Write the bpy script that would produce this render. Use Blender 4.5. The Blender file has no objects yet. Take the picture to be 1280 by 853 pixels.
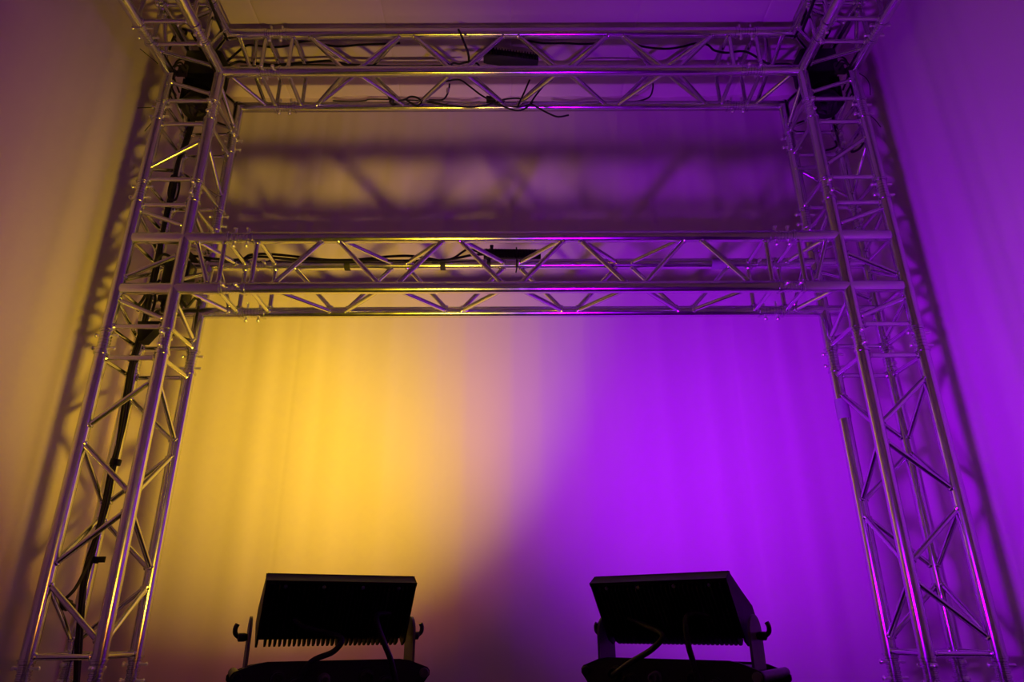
import bpy, bmesh, math, random
from mathutils import Vector, Matrix

random.seed(7)
SC = bpy.context.scene
COL = SC.collection
PI = math.pi
R = math.radians

# ------------------------------------------------------------------ camera
CAM = Vector((0.0, 0.0, 0.25))
TH = R(22.4)
ROLL = R(-0.2)
FPX = 853.0                                   # 24 mm lens, 1280 px frame
fwd = Vector((0, math.cos(TH), math.sin(TH)))
rt0 = Vector((1, 0, 0)); up0 = rt0.cross(fwd)
rt = rt0 * math.cos(ROLL) - up0 * math.sin(ROLL) * -1
up = fwd.cross(rt) * -1
up = rt.cross(fwd)
cd = bpy.data.cameras.new('camera'); cd.sensor_width = 36; cd.lens = FPX * 36 / 1280
cd.clip_start = 0.05
cam = bpy.data.objects.new('camera', cd); COL.objects.link(cam)
M = Matrix((rt, up, -fwd)).transposed().to_4x4(); M.translation = CAM
cam.matrix_world = M
SC.camera = cam


def at(px, py, Y):
    """world point that lies on the upright plane y = Y in the direction of a pixel"""
    d = fwd * FPX + rt * (px - 640) + up * (426.5 - py)
    return CAM + d * (Y / d.y)


# ------------------------------------------------------------------ materials
def mat(name, base, rough=0.5, metal=0.0, spec=0.5, rough_var=0.0, col_var=0.0, scale=20, bump=0.0, bscale=300, emit=None, estr=0.0, stretch=None):
    m = bpy.data.materials.new(name); m.use_nodes = True
    nt = m.node_tree; b = nt.nodes['Principled BSDF']
    b.inputs['Base Color'].default_value = (*base, 1)
    b.inputs['Roughness'].default_value = rough
    b.inputs['Metallic'].default_value = metal
    b.inputs['Specular IOR Level'].default_value = spec
    tc = nt.nodes.new('ShaderNodeTexCoord')
    src = tc.outputs['Object']
    if stretch:
        mp = nt.nodes.new('ShaderNodeMapping'); mp.inputs['Scale'].default_value = stretch
        nt.links.new(src, mp.inputs['Vector']); src = mp.outputs['Vector']
    if rough_var or col_var:
        n = nt.nodes.new('ShaderNodeTexNoise'); n.inputs['Scale'].default_value = scale; n.inputs['Detail'].default_value = 5
        nt.links.new(src, n.inputs['Vector'])
    if rough_var:
        mr = nt.nodes.new('ShaderNodeMapRange')
        mr.inputs['To Min'].default_value = rough - rough_var; mr.inputs['To Max'].default_value = rough + rough_var
        nt.links.new(n.outputs['Fac'], mr.inputs['Value']); nt.links.new(mr.outputs['Result'], b.inputs['Roughness'])
    if col_var:
        cr = nt.nodes.new('ShaderNodeMix'); cr.data_type = 'RGBA'
        cr.inputs['A'].default_value = (*[c * (1 - col_var) for c in base], 1)
        cr.inputs['B'].default_value = (*[min(1, c * (1 + col_var)) for c in base], 1)
        nt.links.new(n.outputs['Fac'], cr.inputs['Factor']); nt.links.new(cr.outputs['Result'], b.inputs['Base Color'])
    if bump:
        n2 = nt.nodes.new('ShaderNodeTexNoise'); n2.inputs['Scale'].default_value = bscale; n2.inputs['Detail'].default_value = 3
        nt.links.new(src, n2.inputs['Vector'])
        bp = nt.nodes.new('ShaderNodeBump'); bp.inputs['Strength'].default_value = bump; bp.inputs['Distance'].default_value = 0.002
        nt.links.new(n2.outputs['Fac'], bp.inputs['Height']); nt.links.new(bp.outputs['Normal'], b.inputs['Normal'])
    if emit:
        b.inputs['Emission Color'].default_value = (*emit, 1); b.inputs['Emission Strength'].default_value = estr
    return m


YEL = (1.0, 0.60, 0.055)
PUR = (0.36, 0.0, 1.0)
ALU = mat('brushed_aluminium', (0.66, 0.66, 0.68), 0.19, 1.0, rough_var=0.05, col_var=0.06, scale=25)
WELD = mat('weld_aluminium', (0.78, 0.77, 0.75), 0.38, 1.0, rough_var=0.08, scale=120)
STEEL = mat('zinc_steel', (0.88, 0.87, 0.85), 0.30, 1.0, rough_var=0.08, scale=200)
FABRIC = mat('white_drape_fabric', (0.85, 0.72, 0.78), 0.95, 0, 0.15, col_var=0.02, scale=6, bump=0.12, bscale=500)
CEILF = mat('white_ceiling_fabric', (0.82, 0.69, 0.75), 0.95, 0, 0.15, col_var=0.02, scale=5, bump=0.1, bscale=500)
CARPET = mat('dark_carpet', (0.035, 0.034, 0.036), 0.95, 0, 0.1, col_var=0.3, scale=90, bump=0.5, bscale=400)
BLACKM = mat('black_powder_coat', (0.012, 0.011, 0.012), 0.55, 0, 0.35, rough_var=0.1, scale=60, bump=0.08, bscale=600)
FINM = mat('black_anodised_fin', (0.010, 0.009, 0.010), 0.6, 0, 0.3, rough_var=0.05, scale=40)
GREYM = mat('dark_grey_bracket', (0.10, 0.09, 0.09), 0.45, 0, 0.5, rough_var=0.08, scale=50)
RUBBER = mat('black_cable_rubber', (0.012, 0.011, 0.012), 0.5, 0, 0.4, rough_var=0.08, scale=80)
TAPE = mat('black_cloth_tape', (0.018, 0.017, 0.016), 0.7, 0, 0.3, bump=0.2, bscale=800, rough_var=0.05)
WTAPE = mat('pale_label_tape', (0.34, 0.34, 0.36), 0.6, 0, 0.4, col_var=0.05, scale=60)
PLASTIC = mat('black_plastic', (0.008, 0.0075, 0.008), 0.38, 0, 0.5, rough_var=0.06, scale=40)
GLASS = mat('dark_lens_glass', (0.02, 0.02, 0.025), 0.08, 0, 0.8)
LENSY = mat('lit_amber_lens', (0.6, 0.45, 0.2), 0.3, emit=YEL, estr=6.0)
LENSP = mat('lit_violet_lens', (0.4, 0.2, 0.6), 0.3, emit=PUR, estr=6.0)


# ------------------------------------------------------------------ mesh helpers
def frame(d):
    d = d.normalized()
    a = Vector((0, 0, 1)) if abs(d.z) < 0.9 else Vector((1, 0, 0))
    u = d.cross(a).normalized(); v = d.cross(u).normalized()
    return d, u, v


def add_lathe(bm, p, axis, prof, seg=20):
    """profile [(along axis, radius)] turned round the axis"""
    d, u, v = frame(Vector(axis)); p = Vector(p)
    rings = []
    for t, r in prof:
        rings.append([bm.verts.new(p + d * t + (u * math.cos(2 * PI * k / seg) + v * math.sin(2 * PI * k / seg)) * max(r, 1e-5)) for k in range(seg)])
    for a, b in zip(rings, rings[1:]):
        for k in range(seg):
            bm.faces.new((a[k], a[(k + 1) % seg], b[(k + 1) % seg], b[k]))
    bm.faces.new(rings[0][::-1]); bm.faces.new(rings[-1])


def add_tube(bm, p, q, r, seg=16, bev=0.0):
    p = Vector(p); q = Vector(q); L = (q - p).length
    if bev:
        add_lathe(bm, p, q - p, [(0, r - bev), (bev, r), (L - bev, r), (L, r - bev)], seg)
    else:
        add_lathe(bm, p, q - p, [(0, r), (L, r)], seg)


def smooth_path(pts, n=6):
    pts = [Vector(p) for p in pts]
    if len(pts) < 3:
        return pts
    out = []
    P = [pts[0] * 2 - pts[1]] + pts + [pts[-1] * 2 - pts[-2]]
    for i in range(1, len(P) - 2):
        a, b, c, d = P[i - 1], P[i], P[i + 1], P[i + 2]
        for k in range(n):
            t = k / n
            out.append(0.5 * ((2 * b) + (c - a) * t + (2 * a - 5 * b + 4 * c - d) * t * t + (3 * b - a - 3 * c + d) * t ** 3))
    out.append(pts[-1])
    return out


def add_sweep(bm, pts, r, seg=10, n=6):
    pts = smooth_path(pts, n)
    d0 = (pts[1] - pts[0]).normalized()
    _, u, v = frame(d0)
    rings = []
    for i, p in enumerate(pts):
        t = (pts[min(i + 1, len(pts) - 1)] - pts[max(i - 1, 0)])
        if t.length < 1e-9:
            t = d0
        t.normalize()
        u = (u - t * u.dot(t)).normalized(); v = t.cross(u)
        rings.append([bm.verts.new(p + (u * math.cos(2 * PI * k / seg) + v * math.sin(2 * PI * k / seg)) * r) for k in range(seg)])
    for a, b in zip(rings, rings[1:]):
        for k in range(seg):
            bm.faces.new((a[k], a[(k + 1) % seg], b[(k + 1) % seg], b[k]))
    bm.faces.new(rings[0][::-1]); bm.faces.new(rings[-1])


def add_box(bm, c, s, U=Vector((1, 0, 0)), V=Vector((0, 1, 0)), W=Vector((0, 0, 1)), bev=0.0):
    c = Vector(c)
    r = bmesh.ops.create_cube(bm, size=1.0)
    vs = r['verts']
    for v in vs:
        l = v.co.copy()
        v.co = c + U * (l.x * s[0]) + V * (l.y * s[1]) + W * (l.z * s[2])
    if bev:
        es = list({e for v in vs for e in v.link_edges})
        bmesh.ops.bevel(bm, geom=es, offset=bev, segments=2, affect='EDGES', profile=0.5)


def add_prism(bm, outline, o, U, V, W, thick):
    """outline [(u, v)] in the U, V plane extruded along W, centred on the plane"""
    a = [bm.verts.new(o + U * u + V * v - W * thick / 2) for u, v in outline]
    b = [bm.verts.new(o + U * u + V * v + W * thick / 2) for u, v in outline]
    n = len(outline)
    bm.faces.new(a[::-1]); bm.faces.new(b)
    for k in range(n):
        bm.faces.new((a[k], a[(k + 1) % n], b[(k + 1) % n], b[k]))


def add_bead(bm, p, d, r=0.0135):
    d = Vector(d).normalized()
    add_lathe(bm, Vector(p) - d * 0.006, d, [(0, r * 0.85), (0.003, r * 1.08), (0.007, r * 1.1), (0.012, r * 0.8)], 14)


def wpos(o):
    p = Vector((0, 0, 0))
    while o is not None:
        p += o.location; o = o.parent
    return p


def obj(name, bm, m, parent=None, loc=None, ang=38):
    """links the bmesh (world coordinates) as ONE mesh object"""
    me = bpy.data.meshes.new(name)
    base = Vector(loc) if loc is not None else (wpos(parent) if parent else Vector((0, 0, 0)))
    bmesh.ops.recalc_face_normals(bm, faces=bm.faces[:])
    for v in bm.verts:
        v.co -= base
    for f in bm.faces:
        f.smooth = True
    bm.to_mesh(me); bm.free()
    me.set_sharp_from_angle(angle=R(ang))
    me.materials.append(m)
    o = bpy.data.objects.new(name, me); COL.objects.link(o)
    if parent:
        o.parent = parent
        o.location = base - wpos(parent)
    else:
        o.location = base
    return o


def tag(o, label, cat, group=None):
    o['label'] = label; o['category'] = cat
    if group:
        o['group'] = group
    return o


def thing(name, label, cat, loc, group=None):
    o = bpy.data.objects.new(name, None); COL.objects.link(o)
    o.empty_display_size = 0.05; o.location = Vector(loc)
    return tag(o, label, cat, group)


# ------------------------------------------------------------------ the setting
WX, WY, WZ, Y0 = 1.80, 3.02, 2.98, -0.7


def fold_fn(seed, comps):
    rnd = random.Random(seed)
    cs = [(2 * PI / w, a, rnd.uniform(0, 6.28), rnd.uniform(-0.25, 0.25), rnd.uniform(0.6, 1.6), rnd.uniform(0, 6.28)) for w, a in comps]
    def f(s, z):
        t = 0
        for k, a, ph, dr, zk, zp in cs:
            t += a * math.sin(k * s + ph + dr * z) * (0.75 + 0.35 * math.sin(zk * z + zp))
        return t
    return f


def drape(name, o, S, N, L, H, fn, ns, nz, seams=(), m=FABRIC):
    bm = bmesh.new()
    grid = []
    for i in range(ns + 1):
        s = L * i / ns
        row = []
        for j in range(nz + 1):
            z = H * j / nz
            d = fn(s, z)
            for q in seams:
                x = (s - q - 0.004 * math.sin(2.1 * z + q)) / 0.010
                d += -0.0012 * math.exp(-x * x)
            row.append(bm.verts.new(o + S * s + Vector((0, 0, z)) + N * d))
        grid.append(row)
    for i in range(ns):
        for j in range(nz):
            bm.faces.new((grid[i][j], grid[i + 1][j], grid[i + 1][j + 1], grid[i][j + 1]))
    # back of the cloth panel, so that it is a solid sheet
    t = -N * 0.05
    q = [bm.verts.new(grid[a][b].co + t) for a, b in ((0, 0), (ns, 0), (ns, nz), (0, nz))]
    bm.faces.new(q)
    ob = obj(name, bm, m, ang=180)
    ob['kind'] = 'structure'
    return ob


f_back = fold_fn(3, [(1.1, .005), (.52, .0050), (.31, .0040), (.19, .0028), (.117, .0015), (.071, .0006)])
f_left = fold_fn(11, [(1.3, .008), (.62, .018), (.37, .014), (.21, .007), (.13, .0025)])
f_right = fold_fn(23, [(1.2, .008), (.58, .016), (.35, .013), (.22, .007), (.12, .0025)])
drape('wall_back', Vector((-WX - .02, WY, 0)), Vector((1, 0, 0)), Vector((0, -1, 0)), 2 * WX + .04, WZ, f_back, 520, 40,
      seams=[WX + .02 + v for v in (-1.02, -.33, .36, 1.05)])
drape('wall_left', Vector((-WX, Y0, 0)), Vector((0, 1, 0)), Vector((1, 0, 0)), WY - Y0 + .02, WZ, f_left, 420, 40)
drape('wall_right', Vector((WX, Y0, 0)), Vector((0, 1, 0)), Vector((-1, 0, 0)), WY - Y0 + .02, WZ, f_right, 420, 40)

drape('wall_front_bounce', Vector((-WX - .02, Y0, 0)), Vector((1, 0, 0)), Vector((0, 1, 0)), 2 * WX + .04, WZ, f_back, 200, 20)  # added wall out of view, put in to bounce light back and soften shadows

bm = bmesh.new()                                       # ceiling cloth: panels 0.62 m wide with a sewn seam between them
xs = [-WX - .05]
for k in range(-2, 3):
    s = k * 0.62 - 0.0
    xs += [s - .012, s - .005, s, s + .005, s + .012]
xs += [WX + .05]
xs = sorted(xs)
prof = []
for x in xs:
    k = round(x / 0.62) * 0.62
    prof.append((x, 0.0035 if abs(x - k) < .001 else (0.0012 if abs(x - k) < .007 else 0.0)))
lo = [bm.verts.new((x, Y0, WZ + h)) for x, h in prof]; hi = [bm.verts.new((x, WY + .05, WZ + h)) for x, h in prof]
for k in range(len(prof) - 1):
    bm.faces.new((lo[k], lo[k + 1], hi[k + 1], hi[k]))
t = [bm.verts.new(p) for p in ((-WX - .05, Y0, WZ + .05), (WX + .05, Y0, WZ + .05), (WX + .05, WY + .05, WZ + .05), (-WX - .05, WY + .05, WZ + .05))]
bm.faces.new(t)
obj('ceiling', bm, CEILF, ang=15)['kind'] = 'structure'

bm = bmesh.new(); add_box(bm, (0, (Y0 + WY) / 2, -.03), (2 * WX + .2, WY - Y0 + .2, .06))
obj('floor', bm, CARPET)['kind'] = 'structure'

# ------------------------------------------------------------------ truss
RC, RB = 0.025, 0.010
XI, XO = 1.385, 1.625
YF, YB = 2.515, 2.755
ZL, ZU = 2.677, 2.917                                    # chords of the top cross truss
TL, TU = 1.525, 1.765                                    # chords of the middle cross truss
J = 0.235                                                # from chord to joint plane
G = 0.046                                                # chord end to joint plane


def chord(parent, p, q):
    bm = bmesh.new(); add_tube(bm, p, q, RC, 28, 0.0015)
    return obj('chord', bm, ALU, parent)


def brace(parent, p, q, name='brace'):
    """a thin web tube welded between two chords; p and q lie on the chord axes"""
    p = Vector(p); q = Vector(q); d = (q - p).normalized()
    bm = bmesh.new()
    a = p + d * 0.021; b = q - d * 0.021
    add_tube(bm, a, b, RB, 14)
    add_bead(bm, p + d * 0.027, d); add_bead(bm, q - d * 0.027, d)
    return obj(name, bm, ALU, parent)


def coupler(parent, c, axis, pin):
    """conical joint: two collars, a ribbed sleeve between them and two locking pins with clips"""
    c = Vector(c); axis = Vector(axis).normalized(); pin = Vector(pin).normalized()
    bm = bmesh.new()
    pr = [(-.056, .0255), (-.055, .0298), (-.049, .0298), (-.048, .0262), (-.040, .0262), (-.039, .0205)]
    for k in range(6):
        t = -.034 + k * .0136
        pr += [(t - .0045, .0205), (t - .003, .0232), (t + .003, .0232), (t + .0045, .0205)]
    pr += [(.039, .0205), (.040, .0262), (.048, .0262), (.049, .0298), (.055, .0298), (.056, .0255)]
    add_lathe(bm, c, axis, pr, 24)
    o = obj('coupler', bm, ALU, parent)
    side = axis.cross(pin)
    for s in (-1, 1):
        b = bmesh.new()
        pc = c + axis * (s * .027)
        add_lathe(b, pc - pin * .046, pin, [(0, .004), (.002, .0075), (.006, .0092), (.011, .0075), (.013, .0056), (.084, .0050), (.090, .0062), (.094, .0050), (.096, .002)], 12)
        w = [pc + pin * .041 + (side * math.cos(a) + axis * math.sin(a) * .7) * .009 + side * .008 for a in [PI * k / 5 - 2.4 for k in range(10)]]
        add_sweep(b, w, .0011, 6, 2)
        obj('pin', b, STEEL, o)
    return o


def web(parent, chords, axis, ts, phase, gap=0.021):
    """zigzag web on the four faces: nodes ts along the axis; even nodes sit on chords of the given parity"""
    axis = Vector(axis)
    for i in range(4):
        a, b = i, (i + 1) % 4
        for k in range(len(ts) - 1):
            ev = a if a % 2 == phase else b
            od = b if ev == a else a
            c0, c1 = (ev, od) if k % 2 == 0 else (od, ev)
            s = 1 if ts[k + 1] > ts[k] else -1
            p = chords[c0] + axis * (ts[k] + s * gap); q = chords[c1] + axis * (ts[k + 1] - s * gap)
            brace(parent, p, q)


def rungs(parent, chords, axis, t):
    axis = Vector(axis)
    for i in range(4):
        brace(parent, chords[i] + axis * t, chords[(i + 1) % 4] + axis * t, 'crossbar')


def section(label, chords, axis, t0, t1, rung_ts, ts, phase, pins, ends=(True, True), group=None):
    """straight box truss piece between joint planes t0 and t1 along the axis"""
    axis = Vector(axis)
    mid = sum(chords, Vector((0, 0, 0))) / 4 + axis * t0
    root = thing('truss_section', label, 'truss', mid, group)
    for c in chords:
        chord(root, c + axis * (t0 + G), c + axis * (t1 - G))
    for t in rung_ts:
        rungs(root, chords, axis, t)
    web(root, chords, axis, ts, phase)
    for i, c in enumerate(chords):
        if ends[0]:
            coupler(root, c + axis * t0, axis, pins[i])
        if ends[1]:
            coupler(root, c + axis * t1, axis, pins[i])
    return root


Xv, Yv, Zv = Vector((1, 0, 0)), Vector((0, 1, 0)), Vector((0, 0, 1))
side_name = {-1: 'left', 1: 'right'}

for sx in (-1, 1):
    xa, xb = (-XO, -XI) if sx < 0 else (XI, XO)          # left chord, right chord of the tower
    ch = [Vector((xa, YF, 0)), Vector((xb, YF, 0)), Vector((xb, YB, 0)), Vector((xa, YB, 0))]
    pins = [Xv, Yv, Xv, Yv] if sx < 0 else [Yv, Xv, Yv, Xv]
    nm = side_name[sx]
    lit = 'yellow-lit' if sx < 0 else 'purple-lit'
    z0, z1 = 0.085, TL - J
    section(f'long lower truss piece of the {lit} {nm} tower, between base plate and T junction',
            ch, Zv, z0, z1, (z0 + .016 + .045, z1 - .07), [1.160, .910, .660, .410, .160], 1, pins, (False, True))
    section(f'short upright aluminium truss piece of the {lit} {nm} tower, between middle junction and top corner',
            ch, Zv, TU + J, ZL - J, (TU + J + .065, ZL - J - .072), [2.310, 2.100], 1, pins)

    # base plate under the tower, with four spigots
    cx = (xa + xb) / 2; cy = (YF + YB) / 2
    bp = thing('base_plate', f'flat aluminium base plate under the foot of the {lit} {nm} truss tower', 'base plate', (cx, cy, 0))
    bm = bmesh.new(); add_box(bm, (cx, cy, .006), (.40, .40, .012), bev=.002); obj('plate', bm, ALU, bp)
    for i, c in enumerate(ch):
        b = bmesh.new(); add_lathe(b, c + Zv * .010, Zv, [(0, .034), (.008, .034), (.012, .026), (.034, .026)], 20); obj('spigot', b, ALU, bp)
        coupler(bp, c + Zv * z0, Zv, pins[i])

    # ---- T junction where the middle crosspiece meets the tower
    o_, i_ = sx * XO, sx * XI                           # outer and inner chord
    arm = sx * (XI - J)                                  # joint plane of the side arm
    t = thing('truss_junction', f'welded T junction of thick aluminium tubes where the middle crosspiece meets the {nm} tower', 'truss', (cx, cy, TL - J))
    for c in ch:
        chord(t, c + Zv * (TL - J + G), c + Zv * (TU + J - G))
    for y in (YF, YB):
        for z in (TL, TU):
            chord(t, (o_ - sx * .020, y, z), (arm + sx * G, y, z))
    rungs(t, ch, Zv, TL - J + .065); rungs(t, ch, Zv, TU + J - .068)
    ac = [Vector((0, YF, TL)), Vector((0, YF, TU)), Vector((0, YB, TU)), Vector((0, YB, TL))]
    for k in range(4):
        brace(t, ac[k] + Xv * (arm + sx * .065), ac[(k + 1) % 4] + Xv * (arm + sx * .065), 'crossbar')
    for y in (YF, YB):
        brace(t, (o_, y, TL + .045), (i_, y, TU - .075))                    # centre bay
        brace(t, (o_, y, TL - .045), (i_, y, TL - .145))                    # lower stub
        brace(t, (o_, y, TU + .145), (i_, y, TU + .055))                    # upper stub
        brace(t, (i_ - sx * .045, y, TU), (i_ - sx * .135, y, TL))          # side arm
    for x in (o_, i_):
        brace(t, (x, YF, TL + .04), (x, YB, TU - .04))
        brace(t, (x, YF, TL - .04), (x, YB, TL - .145))
        brace(t, (x, YF, TU + .145), (x, YB, TU + .05))
        for z in (TL, TU):
            if x == o_:
                brace(t, (x, YF, z), (x, YB, z), 'crossbar')
    for z in (TL, TU):
        brace(t, (i_ - sx * .03, YF, z), (i_ - sx * .14, YB, z))

    # ---- three way corner at the top of the tower
    t = thing('truss_corner', f'three-way aluminium truss corner at the top {nm}, where tower, crosspiece and ceiling arm meet', 'truss', (cx, cy, ZL - J))
    yj = YF - J                                          # joint plane of the arm that runs towards the viewer
    chord(t, (i_, YF, ZL - J + G), (i_, YF, ZL + .018))
    chord(t, (o_, YF, ZL - J + G), (o_, YF, ZL + .018))
    chord(t, (i_, YB, ZL - J + G), (i_, YB, ZL + .018))
    chord(t, (o_, YB, ZL - J + G), (o_, YB, ZU + .018))
    for x, z, ye in ((i_, ZL, YF + .018), (o_, ZL, YF + .018), (i_, ZU, YF + .018), (o_, ZU, YB)):
        chord(t, (x, yj + G, z), (x, ye, z))
    for y, z, xe in ((YF, ZL, i_ + sx * .018), (YF, ZU, i_ + sx * .018), (YB, ZL, i_ + sx * .018), (YB, ZU, o_)):
        chord(t, (arm + sx * G, y, z), (xe, y, z))
    rungs(t, ch, Zv, ZL - J + .062)
    bc = [Vector((0, YF, ZL)), Vector((0, YF, ZU)), Vector((0, YB, ZU)), Vector((0, YB, ZL))]
    dc = [Vector((o_, 0, ZL)), Vector((i_, 0, ZL)), Vector((i_, 0, ZU)), Vector((o_, 0, ZU))]
    for k in range(4):
        brace(t, bc[k] + Xv * (arm + sx * .045), bc[(k + 1) % 4] + Xv * (arm + sx * .045), 'crossbar')
        brace(t, dc[k] + Yv * (yj + .062), dc[(k + 1) % 4] + Yv * (yj + .062), 'crossbar')
    brace(t, (o_, YF, ZL - .055), (i_, YF, ZL - .14)); brace(t, (o_, YB, ZL - .04), (i_, YB, ZL - .14))
    brace(t, (o_, YF, ZL - .05), (o_, YB, ZL - .14)); brace(t, (i_, YF, ZL - .05), (i_, YB, ZL - .14))
    brace(t, (o_, YF - .14, ZL), (i_, YF - .03, ZL)); brace(t, (o_, YF - .05, ZU), (i_, YF - .15, ZU))
    brace(t, (o_, YF - .15, ZU), (o_, YF - .04, ZL)); brace(t, (i_, YF - .15, ZL), (i_, YF - .04, ZU))
    brace(t, (i_ - sx * .05, YF, ZU), (i_ - sx * .15, YF, ZL)); brace(t, (i_ - sx * .04, YB, ZU), (i_ - sx * .14, YB, ZL))
    brace(t, (i_ - sx * .03, YF, ZL), (i_ - sx * .15, YB, ZL)); brace(t, (i_ - sx * .14, YF, ZU), (i_ - sx * .04, YB, ZU))
    brace(t, (i_, YF, ZU), (o_, YB, ZU)); brace(t, (o_, YF, ZL), (o_, YB, ZU)); brace(t, (i_, YB, ZL), (o_, YB, ZU))

    # ---- ceiling arm that runs forward from the corner, over the viewer
    dch = [Vector((o_, 0, ZL)), Vector((i_, 0, ZL)), Vector((i_, 0, ZU)), Vector((o_, 0, ZU))]
    section(f'aluminium truss arm under the ceiling running forward from the top {nm} corner',
            dch, -Yv, -yj, .26, (-yj + .065, .26 - .065), [-2.13 + .25 * k for k in range(10)], 0, [Xv, Zv, Xv, Zv], (True, False))

# ---- cross trusses
fch = lambda zl, zu: [Vector((0, YF, zl)), Vector((0, YF, zu)), Vector((0, YB, zu)), Vector((0, YB, zl))]
XJ = XI - J
section('long horizontal aluminium truss crosspiece right under the ceiling, hung with loose cables',
        fch(ZL, ZU), Xv, -XJ, XJ, (-XJ + .085, XJ - .085), [-1.02 + .255 * k for k in range(9)], 1, [Yv, Zv, Yv, Zv])
section('long horizontal aluminium truss crosspiece across the middle, black tape on its rear tube',
        fch(TL, TU), Xv, -XJ, XJ, (-XJ + .072, XJ - .072), [-1.024 + .256 * k for k in range(9)], 0, [Yv, Zv, Yv, Zv])


# ------------------------------------------------------------------ wash lights on the floor
def wash_light(label, pivot, yaw, lensm, lamps, cab_side):
    """floor standing LED wash light: base box with eared plates, yoke arms, tilting finned head"""
    px, py = pivot
    root = thing('floodlight', label, 'floodlight', (px, py, 0), 'wash lights on the floor')
    Nh = Vector((math.sin(yaw), math.cos(yaw), 0))        # the way it faces, level
    U = Vector((math.cos(yaw), -math.sin(yaw), 0))        # its right, seen from behind
    a = R(32)
    N = Nh * math.cos(a) + Zv * math.sin(a)
    V = -Nh * math.sin(a) + Zv * math.cos(a)
    B = Vector((px, py, -.023))                          # base parts are drawn 23 mm too high
    zb, W, H = 0.184, 0.286, 0.142
    O = Vector((px, py, zb))                                      # bottom edge of the back of the head
    # base
    bm = bmesh.new(); add_box(bm, B + Zv * .1035 + Nh * .02, (.290, .150, .129), U, Nh, Zv, .006); obj('base_housing', bm, BLACKM, root)
    half = [(0, .181), (.125, .181), (.145, .178), (.182, .165), (.187, .159), (.187, .151), (.182, .145), (.164, .122), (.154, .085), (.150, .042), (0, .042)]
    outl = half + [(-u, v) for u, v in half[-2:0:-1]]
    for off, nme, lower in ((-.060, 'rear_plate', 0), (.100, 'front_plate', .009)):
        bm = bmesh.new(); add_prism(bm, [(u, v - lower if v > .1 else v) for u, v in outl], B + Nh * off, U, Zv, Nh, .006); obj(nme, bm, BLACKM, root)
    for s in (-1, 1):
        bm = bmesh.new(); p = B + U * (s * .175) + Zv * .155
        add_tube(bm, p - Nh * .068, p + Nh * .108, .0095, 16, .002); obj('handle', bm, GREYM if s > 0 else BLACKM, root)
    for su in (-1, 1):
        for sn in (-.04, .08):
            bm = bmesh.new(); add_lathe(bm, B + U * (su * .11) + Nh * sn, Zv, [(.023, .014), (.035, .018), (.044, .018)], 16); obj('foot', bm, RUBBER, root)
    # sockets on the rear plate
    for u, z, r in ((-.105, .152, .012), (-.072, .140, .012), (.060, .150, .012), (.098, .138, .012), (-.02, .148, .009)):
        bm = bmesh.new(); p = B + U * u + Zv * z - Nh * .063
        add_lathe(bm, p, -Nh, [(0, r + .003), (.003, r + .003), (.005, r), (.020, r), (.021, r - .003), (.012, r - .004)], 18)
        obj('socket', bm, GREYM if r < .01 else BLACKM, root)
    bm = bmesh.new(); add_box(bm, B + U * .02 + Zv * .100 - Nh * .064, (.10, .003, .035), U, Nh, Zv, .001); obj('rating_plate', bm, GREYM, root)
    # yoke arms and tilt knobs
    for s in (-1, 1):
        bm = bmesh.new()
        ol = [(-.034, .165), (.034, .165)] + [(.034 * math.cos(t), .226 + .034 * math.sin(t)) for t in [PI * k / 10 for k in range(11)]]
        add_prism(bm, ol, B + U * (s * .160), Nh, Zv, U, .005); obj('yoke_arm', bm, GREYM, root)  # arms are black; the grey paints in the wall's reflection on them
        kp = B + U * (s * .162) + Zv * .222 + Nh * .004
        bm = bmesh.new()
        add_lathe(bm, kp, U * s, [(0, .006), (.006, .008), (.016, .008), (.018, .005)], 14)
        lv = kp + U * (s * .015)
        add_sweep(bm, [lv, lv + Zv * .007 + U * (s * .008), lv + Zv * .017 + U * (s * .009), lv + Zv * .024 + U * (s * .006)], .0045, 8, 4)
        obj('tilt_knob', bm, PLASTIC, root)
    # head
    f0 = O + V * .030 + N * .070; f1 = O + V * (H - .005) + N * .010          # sloping front face
    Fv = (f1 - f0).normalized(); Fn = U.cross(Fv).normalized()
    Fn = Fn if Fn.dot(N) > 0 else -Fn
    LH = (f1 - f0).length; fc = (f0 + f1) / 2
    bm = bmesh.new(); add_prism(bm, [(.002, .016), (H - .004, .002), (H - .005, .010), (.030, .070), (.002, .070)], O, V, N, U, W - .004)
    head = obj('head_housing', bm, BLACKM, root)
    bm = bmesh.new()
    for k in range(29):
        u = -W / 2 + .014 + (W - .028) * k / 28
        ol = [(-.003, .018), (-.006, .006), (-.003, .000), (.010, -.010), (H - .018, -.010), (H - .009, -.002), (H - .007, .022)]
        add_prism(bm, ol, O + U * u, V, N, U, .0034)
    obj('heat_sink', bm, FINM, head)
    bm = bmesh.new(); add_box(bm, O + V * (H - .003) + N * .002, (W + .006, .006, .026), U, V, N, .001)
    obj('top_cover', bm, BLACKM, head)
    for s in (-1, 1):
        bm = bmesh.new()
        ol = [(-.004, .000), (.012, -.010), (H - .002, -.010), (H - .002, .012), (.034, .076), (.0, .076)]
        add_prism(bm, ol, O + U * (s * (W / 2 + .0015)), V, N, U, .004); obj('side_panel', bm, BLACKM, head)
    for u in (-.11, -.038, .038, .11):
        bm = bmesh.new(); add_lathe(bm, O + U * u + V * (H - .012) - N * .009, -N, [(0, .004), (.003, .004), (.004, .002)], 10); obj('screw', bm, STEEL, head)
    bm = bmesh.new()
    for su, sv, lw, lh in ((0, 1, W, .012), (0, -1, W, .012), (1, 0, .012, LH), (-1, 0, .012, LH)):
        add_box(bm, fc + Fn * .004 + U * (su * (W / 2 - .006)) + Fv * (sv * (LH / 2 - .006)), (lw, lh, .010), U, Fv, Fn, .001)
    obj('bezel', bm, BLACKM, head)
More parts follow.
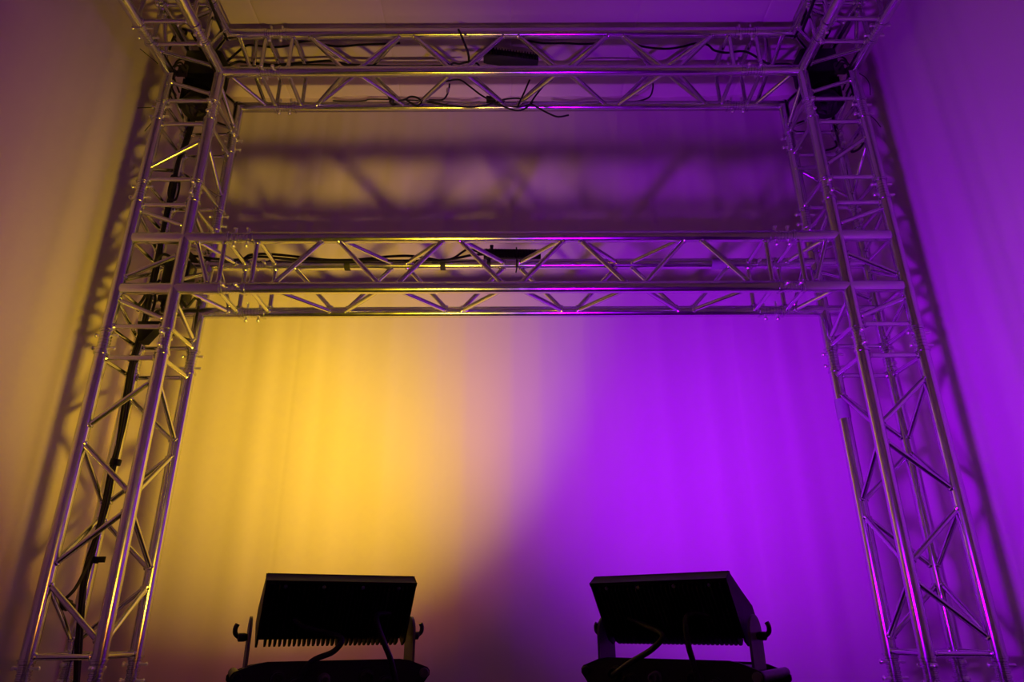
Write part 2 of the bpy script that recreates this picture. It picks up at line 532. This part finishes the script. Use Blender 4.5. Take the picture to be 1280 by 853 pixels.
    bm = bmesh.new(); add_box(bm, fc + Fn * .003, (W - .026, LH - .026, .004), U, Fv, Fn)
    obj('lens', bm, lensm, head)
    # narrow lamp plus an added wide one for off-axis fill, just outside the lens
    for k, (color, power, spread) in enumerate(lamps):
        ld = bpy.data.lights.new('lamp', 'AREA'); ld.shape = 'RECTANGLE'; ld.size = (W - .03) * KS; ld.size_y = (LH - .022) * KS
        ld.color = color; ld.energy = power; ld.spread = R(spread)
        lo = bpy.data.objects.new('lamp', ld); COL.objects.link(lo)
        LN = Nh * math.cos(R(36)) + Zv * math.sin(R(36))
        mw = Matrix((U, (-LN).cross(U), -LN)).transposed().to_4x4()
        lo.parent = root
        mw.translation = (fc + Fn * (.022 + .001 * k) - root.location) * KS
        lo.matrix_local = mw
    # leads from the back of the head into the base
    for us, pts in ((0, cab_side[0]), (1, cab_side[1])):
        bm = bmesh.new()
        add_sweep(bm, [O + U * u + V * v + N * n if k < 2 else B + U * u + Zv * v - Nh * n for k, (u, v, n) in enumerate(pts)], .0055, 10, 6)
        obj('lead', bm, RUBBER, root)
    for o in [root] + root.children_recursive:          # built at 30 cm width, brought to its real width here
        if o.type == 'MESH':
            o.data.transform(Matrix.Scale(KS, 4))
            o.location = o.location * KS
    return root


KS = 1.113
LAMPS_Y = [((1.0, .80, .02), 8.2, 90), ((1.0, .26, .03), 3.8, 108)]
LAMPS_P = [((.35, 0.0, 1.0), 8.5, 110), ((.37, 0.0, 1.0), 9.5, 132)]
wash_light('black finned floodlight on the left of the floor, seen from behind, casting yellow light', (-.405, 1.67), R(-23), LENSY, LAMPS_Y,
           ([(-.085, .060, -.006), (-.06, .050, -.02), (.00, .222, .085), (-.01, .198, .090), (-.05, .180, .085), (-.072, .142, .080)],
            [(.105, .072, -.006), (.075, .078, -.02), (.070, .245, .085), (.085, .210, .090), (.100, .180, .090), (.115, .140, .080)]))
wash_light('black finned floodlight on the right of the floor, seen from behind, casting purple light', (.366, 1.67), R(36), LENSP, LAMPS_P,
           ([(-.085, .060, -.006), (-.05, .055, -.02), (.01, .225, .085), (-.01, .200, .090), (-.06, .175, .085), (-.105, .150, .080)],
            [(.090, .062, -.006), (.065, .078, -.02), (.060, .250, .085), (.062, .210, .090), (.066, .180, .085), (.070, .150, .080)]))


# ------------------------------------------------------------------ small floods clamped to the cross trusses
def bar_light(label, c, size, yaw, tilt, chord_pt):
    root = thing('floodlight', label, 'floodlight', c, 'flat black lights in the trusses')
    c = Vector(c)
    Rm = Matrix.Rotation(yaw, 3, 'Z') @ Matrix.Rotation(tilt, 3, 'X')
    U, V, W = Rm @ Xv, Rm @ Yv, Rm @ Zv
    w, d, h = size
    bm = bmesh.new(); add_box(bm, c, size, U, V, W, .006); hs = obj('housing', bm, BLACKM, root)
    bm = bmesh.new()
    for k in range(18):
        add_box(bm, c + U * (w * (k / 17 - .5) * .9) - V * (d / 2 + .004), (.004, .012, h * .8), U, V, W)
    obj('heat_sink', bm, FINM, hs)
    bm = bmesh.new(); add_box(bm, c + V * (d / 2 + .001), (w * .9, .006, h * .76), U, V, W, .002); obj('lens', bm, GLASS, hs)
    q = Vector(chord_pt)
    bm = bmesh.new()
    add_lathe(bm, q - Xv * .008, Xv, [(0, .0262), (0, .0290), (.016, .0290), (.016, .0262)], 24)
    obj('clamp', bm, BLACKM, root)
    bm = bmesh.new()
    d_ = (c - q)
    add_tube(bm, q + Vector((0, .020, .020)), Vector((q.x, c.y, c.z - h * .3)), .007, 12); obj('bracket', bm, BLACKM, root)
    kb = c - U * (w * .36) + W * (h / 2)
    bm = bmesh.new(); add_lathe(bm, kb, W, [(0, .016), (.010, .012), (.014, .007), (.026, .009), (.032, .009), (.034, .004)], 14); obj('knob', bm, PLASTIC, root)
    return root


c1 = at(640, 321, 2.80)
bl = bar_light('flat black light clamped to the rear tube of the middle crosspiece', c1, (.265, .085, .046), R(2), R(8), (c1.x - .105, YB, TU))
bm = bmesh.new(); add_sweep(bm, [at(645.5, 309, 2.70), at(646, 318, 2.715), at(646, 326, 2.722), at(646, 334, 2.722), at(645, 341, 2.725)], .0032, 8)
tag(obj('safety_strap', bm, RUBBER, loc=at(646, 341, 2.725)), 'thin black strap hanging over the tube in front of the middle crosspiece light', 'strap')
c2 = Vector((.0, 2.655, WZ - .088))
bar_light('flat black light lying slanted inside the top crosspiece near its middle', c2, (.275, .06, .05), R(10), R(-12), (c2.x - .06, YB, ZU))


# ------------------------------------------------------------------ spotlights hung in the two top corners
def spot(label, sx):
    c = Vector((sx * 1.535, 2.630, 2.66))
    root = thing('spotlight', label, 'spotlight', c, 'black spotlights in the top truss corners')
    bm = bmesh.new(); add_box(bm, c + Zv * .135 - Xv * (sx * .02), (.175, .135, .150), bev=.012); obj('housing', bm, BLACKM, root)
    for s in (-1, 1):
        bm = bmesh.new()
        ol = [(-.030, .060), (.030, .060), (.024, -.060)] + [(.022 * math.cos(t), -.075 + .022 * math.sin(t)) for t in [-PI * k / 8 for k in range(9)]] + [(-.024, -.060)]
        add_prism(bm, ol, c + Xv * (s * .078 - sx * .012), Yv, Zv, Xv, .012); obj('yoke_arm', bm, BLACKM, root)
    ax = Vector((-sx * .12, -.42, -.9)).normalized()
    hc = c - Zv * .055 - Xv * (sx * .012)
    bm = bmesh.new()
    add_lathe(bm, hc - ax * .070, ax, [(0, .03), (.012, .052), (.05, .062), (.10, .062), (.135, .066), (.150, .066), (.150, .054)], 26); hd = obj('head', bm, PLASTIC, root)
    bm = bmesh.new(); add_lathe(bm, hc + ax * .072, ax, [(0, .053), (.006, .050), (.011, .034), (.014, .002)], 24); obj('lens', bm, GLASS, hd)
    bm = bmesh.new()
    for k in range(7):
        add_lathe(bm, hc - ax * (.055 - .012 * k), ax, [(0, .06), (.001, .066), (.004, .066), (.005, .06)], 24)
    obj('cooling_ring', bm, FINM, hd)
    bm = bmesh.new(); add_tube(bm, c + Zv * .205, (c.x, c.y, ZU - .012), .010, 12)
    add_box(bm, (c.x, c.y, ZU - .006), (.05, .26, .008), bev=.001)
    obj('clamp', bm, BLACKM, root)
    bm = bmesh.new(); add_box(bm, c + Vector((sx * .06, -.066, .075)), (.05, .006, .075), bev=.002); obj('bracket_plate', bm, GREYM, root)
    for k in range(3):
        b = bmesh.new(); p = c + Vector((sx * (.03 + .012 * k), -.072, .10 - .02 * k))
        add_sweep(b, [p, p + Vector((sx * .03, -.012, .03)), p + Vector((sx * .07, .0, .02 - .02 * k)), p + Vector((sx * .075, .02, -.05 - .02 * k)), p + Vector((sx * .05, .05, -.12))], .0045, 8, 5)
        obj('lead', b, RUBBER, root)
    return root


spot('black spotlight tucked inside the top left truss corner', -1)
spot('black spotlight tucked inside the top right truss corner', 1)

# black distribution box hung in the left T junction
jc = at(222, 355, 2.64)
jb = thing('power_box', 'black box hung with cables inside the left T junction, behind its front tubes', 'power box', jc)
bm = bmesh.new(); add_box(bm, jc, (.115, .075, .190), bev=.010); jh = obj('housing', bm, PLASTIC, jb)
bm = bmesh.new(); add_box(bm, jc + Vector((0, -.039, .03)), (.085, .006, .070), bev=.002); obj('cover', bm, BLACKM, jb)
for k in range(3):
    bm = bmesh.new(); add_lathe(bm, jc + Vector((-.035 + .035 * k, -.01, -.095)), -Zv, [(0, .013), (.02, .013), (.024, .009), (.045, .007)], 14); obj('cable_gland', bm, RUBBER, jb)
bm = bmesh.new(); add_box(bm, jc + Vector((.0, .045, .10)), (.03, .03, .06), bev=.002); add_box(bm, Vector((jc.x, YB - .045, TU + .018)), (.03, .10, .006)); obj('hanger', bm, BLACKM, jb)


# ------------------------------------------------------------------ cables
def cable(label, pts, r=.006, group=None, n=6):
    bm = bmesh.new(); add_sweep(bm, pts, r, 10, n)
    lo = min(pts, key=lambda p: p.z)
    return tag(obj('cable', bm, RUBBER, loc=lo, ang=60), label, 'cable', group)


bundle = [(243, 140), (238, 160), (231, 182), (222, 206), (216, 236), (209, 264), (203, 290), (197, 325), (188, 368), (181, 400), (172, 428), (163, 462), (155, 520), (148, 556), (140, 590), (131, 630), (121, 668), (112, 700), (105, 730), (100, 770), (97, 812), (95, 853), (94, 880)]
BG = 'cable bundle down the left tower'
for k, (dx, dy, w) in enumerate(((0, 0, 0), (4.2, .006, 1), (-3.2, .010, 2), (1.5, -.011, 3))):
    rnd = random.Random(k + 4)
    pts = [at(x + dx * (.45 if y < 300 else .75) + rnd.uniform(-1.2, 1.2), y, 2.695 + dy * .8 + rnd.uniform(-.002, .002)) for x, y in bundle]
    cable('one of the black cables bundled down the back tube of the left tower', pts, (.0062, .0055, .0055, .0048)[k], BG)
cable('black cable bowing out of the left tower bundle to the plug near its foot', [at(118, 688, 2.66), at(110, 705, 2.655), at(102, 722, 2.65), at(94, 736, 2.645), at(87, 744, 2.64), at(80, 750, 2.64)], .006)
bm = bmesh.new(); p = at(84, 752, 2.64)
add_lathe(bm, p - Xv * .034, Vector((1, 0, -.35)), [(0, .006), (.004, .017), (.028, .020), (.046, .020), (.050, .014), (.066, .012), (.070, .006)], 18)
tag(obj('plug', bm, PLASTIC, loc=p), 'chunky black plug hanging beside the cable bundle near the foot of the left tower', 'plug')
# loops and slack beside the box in the left T junction
cable('coil of black cable hanging under the box in the left T junction', [at(x, y, 2.60) for x, y in ((190, 352), (180, 372), (172, 384), (174, 388), (182, 378), (188, 366), (194, 372), (190, 390), (184, 392), (182, 380), (189, 362), (200, 350))], .006)
cable('short black cable from the left tower bundle into the box in the T junction', [at(x, y, 2.60) for x, y in ((196, 325), (204, 318), (214, 322), (224, 330))], .0065)
cable('slack black cable leaving the bottom of the box in the left T junction', [at(x, y, 2.60) for x, y in ((229, 378), (234, 384), (244, 373), (250, 378), (248, 382))], .006)
cable('black cable looping around the bundle above the left T junction', [at(x, y, 2.64) for x, y in ((219, 222), (224, 228), (223, 240), (219, 250), (212, 248), (211, 238), (214, 226))], .005)

YT = 2.60
cable('black cable sagging under the left half of the top crosspiece', [at(x, y, 2.62) for x, y in ((284, 77), (296, 66), (308, 57), (320, 57), (342, 59), (361, 57), (377, 52), (392, 51), (407, 56), (425, 58), (450, 56), (478, 55), (500, 54))], .0055)
cable('black cable lying along the rear upper tube of the top crosspiece, left half', [at(x, y, 2.705) for x, y in ((286, 82), (298, 77), (315, 79), (345, 81), (375, 79), (412, 76), (430, 80), (460, 82), (490, 83), (530, 83), (562, 82))], .0065)
cable('second black cable on the rear upper tube of the top crosspiece, straight and thin', [at(x, y, 2.69) for x, y in ((300, 83), (340, 83), (380, 81), (440, 82), (480, 83.5), (520, 83), (575, 83))], .0045)
cable('black cable coil resting at the middle of the top crosspiece', [at(x, y, 2.62) for x, y in ((564, 86), (563, 82), (567, 79), (574, 80), (582, 78), (590, 77), (597, 80), (599, 84), (592, 84), (580, 83), (572, 85))], .005)
cable('black cable end standing up in front of the top crosspiece tube', [at(573, 37, 2.475), at(577, 45, 2.475), at(580, 53, 2.48), at(584, 63, 2.50), at(586, 72, 2.55), at(586, 84, 2.60)], .0055)
cable('black cable sagging under the top crosspiece, just right of its middle', [at(x, y, 2.62) for x, y in ((658, 51), (680, 54), (705, 54), (728, 55), (745, 54), (752, 51))], .005)
cable('wavy black cable under the right half of the top crosspiece', [at(x, y, 2.62) for x, y in ((792, 55), (808, 59), (832, 61), (850, 59), (866, 55), (878, 54), (886, 57), (893, 63), (908, 66), (925, 64), (936, 66), (950, 74), (962, 80), (985, 80), (1000, 86), (1006, 92))], .0055)
cable('short black cable lying on the rear tube right of the slanted light', [at(x, y, 2.70) for x, y in ((735, 85), (750, 83), (770, 83), (800, 86))], .005)
YC = 2.722
cable('black cable drooping from the top crosspiece front tube to its bottom rear tube', [at(x, y, YC) for x, y in ((548, 104), (561, 101), (575, 100), (587, 108), (600, 118), (612, 125), (624, 131), (640, 137), (650, 138), (660, 133), (670, 119), (680, 107), (690, 100))], .0045)
cable('loose black cable end hanging below the top crosspiece, right of its middle', [at(x, y, YC - .01) for x, y in ((662, 100), (656, 114), (650, 127), (648, 133), (654, 133), (664, 131), (673, 135), (684, 141), (697, 146), (711, 144))], .0045)
cable('slack black cable along the bottom rear tube of the top crosspiece', [at(x, y, YC + .005) for x, y in ((534, 126), (550, 130), (570, 133), (590, 134), (606, 132), (620, 128), (632, 124), (648, 123), (654, 126))], .0045)
cable('black cable hooked up to the front tube with its plug hanging down', [at(x, y, YC - .02) for x, y in ((536, 125), (552, 125), (558, 120), (561, 112), (562, 105))], .0045)
bm = bmesh.new(); p = at(559.5, 112, YC - .03); add_lathe(bm, p - Zv * .02, Vector((.1, 0, 1)), [(0, .005), (.006, .008), (.026, .008), (.030, .004)], 12)
tag(obj('plug', bm, STEEL, loc=p), 'small silver plug dangling below the front tube of the top crosspiece', 'plug')
cable('black cable knot tied at the bottom left part of the top crosspiece', [at(x, y, YC - .015) for x, y in ((488, 126), (486, 121), (491, 119), (494, 125), (500, 126), (507, 124), (513, 121), (521, 122), (527, 127), (522, 132), (514, 129), (508, 125))], .005)
bm = bmesh.new(); p = at(489, 124, YC - .02); add_lathe(bm, p - Zv * .025, Vector((.25, 0, 1)), [(0, .008), (.006, .013), (.044, .013), (.05, .007)], 14)
tag(obj('plug', bm, PLASTIC, loc=p), 'black plug hanging at the bottom left part of the top crosspiece', 'plug')
bm = bmesh.new(); p = at(614, 124, YC); add_box(bm, p, (.05, .025, .022), Vector((1, 0, -.12)).normalized(), Yv, Zv, .004)
tag(obj('plug', bm, PLASTIC, loc=p), 'black inline connector on the drooping cable in the middle of the top crosspiece', 'plug')
cable('thin black cable far back along the ceiling edge, right half', [at(x, y, Y) for x, y, Y in ((690, 127, 3.0), (706, 129, 3.0), (722, 128, 3.0), (738, 127, 3.0), (760, 127, 3.0), (786, 127, 2.99), (800, 126, 2.96), (812, 121, 2.90), (816, 111, 2.83), (816, 101, 2.775))], .0045)
cable('thin black cable far back along the ceiling edge, left of the middle', [at(x, y, 3.0) for x, y in ((416, 126), (440, 127), (456, 126), (470, 124), (556, 127), (580, 129), (600, 127))], .004)
for sx in (-1, 1):
    a = lambda x, y, Y: at(640 + sx * (x - 640), y, Y)
    cable(f'black cable dropping behind the inner front tube of the top {side_name[sx]} corner', [a(997, 92, 2.60), a(997, 108, 2.60), a(1001, 122, 2.61), a(995, 132, 2.66)], .006)
    cable(f'black cable strapped along the upper tube of the {side_name[sx]} ceiling arm', [a(x, y, Y) for x, y, Y in ((1003, 38, 2.44), (1010, 20, 2.34), (1017, 2, 2.24), (1024, -20, 2.12))], .007)
cable('short black cable loop hanging under the top right corner spotlight', [at(x, y, 2.64) for x, y in ((1072, 150), (1078, 166), (1079, 178), (1074, 186), (1065, 190), (1067, 184), (1074, 177), (1079, 180))], .0055)
cable('pair of black cable ends poking out of the right tower near its top', [at(x, y, 2.66) for x, y in ((1032, 188), (1040, 186), (1046, 182), (1044, 176))], .005)
cable('black cable curling above the top left corner spotlight', [at(x, y, 2.52 + .006 * k) for k, (x, y) in enumerate(((212, 62), (215, 52), (220, 42), (228, 36), (233, 40), (229, 47), (222, 52), (219, 48), (226, 40), (231, 34)))], .006)

cable('black cable along the rear tube of the middle crosspiece, sagging past its left coupler', [at(x, y, 2.722) for x, y in ((226, 322), (240, 320), (262, 323), (285, 325), (303, 324), (312, 319), (330, 317.5), (352, 319), (380, 322), (410, 325), (440, 325), (465, 323), (483, 321), (505, 320), (522, 321), (545, 325), (556, 326.5))], .006)
cable('second black cable on the rear tube of the middle crosspiece, ending at the flat light', [at(x, y, 2.715) for x, y in ((300, 328), (310, 323), (325, 321), (350, 323), (375, 325), (420, 326), (450, 325.5), (490, 326), (530, 326), (555, 325.5), (575, 322), (590, 319), (606, 318))], .006)
cable('third black cable rising from the tape to the flat light of the middle crosspiece', [at(x, y, 2.715) for x, y in ((540, 327), (556, 326), (568, 322), (577, 316), (584, 312), (592, 313), (602, 317))], .005)


def tape(label, c, axis, length, m=TAPE, r=.0262, flag=None, name='tape_wrap', group=None):
    c = Vector(c); axis = Vector(axis).normalized()
    bm = bmesh.new(); add_lathe(bm, c - axis * length / 2, axis, [(0, r - .0005), (.0, r), (length * .3, r + .0005), (length, r), (length, r - .0005)], 24)
    if flag:
        add_box(bm, c + Vector(flag[0]), flag[1], bev=.0008)
    return tag(obj(name, bm, m, loc=c), label, 'tape', group)


xa = at(435, 331, YB).x; xb_ = at(554, 331, YB).x
tape('black tape wrapped round rear tube of the middle crosspiece, nearer the left tower', (xa, YB, TU), Xv, .026)
tape('black tape wrapped round rear tube of the middle crosspiece, nearer the flat light', (xb_, YB, TU), Xv, .024)
for px in (435, 554):
    p = at(px, 326, 2.722)
xw = at(898, 331, YB).x
tape('pale tape label wrapped round rear tube of the middle crosspiece near its right end', (xw, YB, TU), Xv, .07, WTAPE)
tape('pale tape label wrapped round the inner rear tube of the right tower', (XI, YB, at(1055, 512, YB).z), Zv, .085, WTAPE)
for px, py, w, lb in ((116, 700, .050, 'black tape flag holding the bundle near the foot of the left tower'),
                      (144, 578, .020, 'small black tape band round the left tower bundle, midway down'),
                      (166, 449, .028, 'black tape band round the left tower bundle, just below the T junction'),
                      (218, 224, .026, 'black tape band round the left tower bundle, above the T junction')):
    p = at(px, py, 2.698)
    bm = bmesh.new(); add_lathe(bm, p - Zv * .012, Vector((.12, 0, 1)), [(0, .019), (.001, .0205), (.023, .0205), (.024, .019)], 18)
    add_box(bm, p + Vector((w * .5, -.004, 0)), (w, .003, .022), bev=.0006)
    tag(obj('tape_band', bm, TAPE, loc=p), lb, 'tape', 'tape bands on the left tower bundle')
bm = bmesh.new(); p = at(187, 414, 2.66)
add_prism(bm, [(-.045, .035), (.050, .035), (.046, .018), (-.005, -.055), (-.028, -.055)], p, Xv, Zv, Yv, .05)
tag(obj('cable_pouch', bm, TAPE, loc=p), 'black tapered cloth wrap round the left tower cables just under the T junction', 'cable wrap')


def tie(label, pts):
    bm = bmesh.new(); add_sweep(bm, pts, .0018, 6, 5)
    q = pts[0]; add_box(bm, q, (.007, .007, .006), bev=.001)
    return tag(obj('cable_tie', bm, PLASTIC, loc=q), label, 'cable tie', 'cable tie tails on the towers')


tie('black cable tie tail sticking straight out left of the left tower top coupler', [at(196, 134, YF), at(184, 134.5, YF - .01), at(172, 135, YF - .015)])
tie('black cable tie tail pointing down left of the left tower top coupler', [at(191, 152, YF), at(186, 158, YF - .005), at(181, 164, YF - .005)])
tie('black cable tie tail slanting out right of the right tower top coupler', [at(1086, 143, YF), at(1094, 150, YF), at(1101, 159, YF)])
tie('curved black cable tie tail beside the top right truss corner', [at(1074, 92, YF), at(1082, 97, YF), at(1087, 106, YF), at(1088, 119, YF)])
tie('black cable tie tail slanting above the top left truss corner', [at(197, 79, YF - .05), at(186, 70, YF - .05), at(175, 61, YF - .05)])

# ------------------------------------------------------------------ world and colour management
w = bpy.data.worlds.new('world'); SC.world = w; w.use_nodes = True
bg = w.node_tree.nodes['Background']; bg.inputs['Color'].default_value = (.60, .30, .60, 1); bg.inputs['Strength'].default_value = .004
SC.view_settings.view_transform = 'Standard'; SC.view_settings.look = 'None'
SC.view_settings.exposure = 0.0; SC.view_settings.gamma = 1.0
SC.view_settings.use_curve_mapping = False
SC.cycles.max_bounces = 10; SC.cycles.diffuse_bounces = 8; SC.cycles.glossy_bounces = 4
SC.cycles.caustics_reflective = False; SC.cycles.caustics_refractive = False
SC.cycles.sample_clamp_indirect = 4
SC.cycles.use_denoising = True
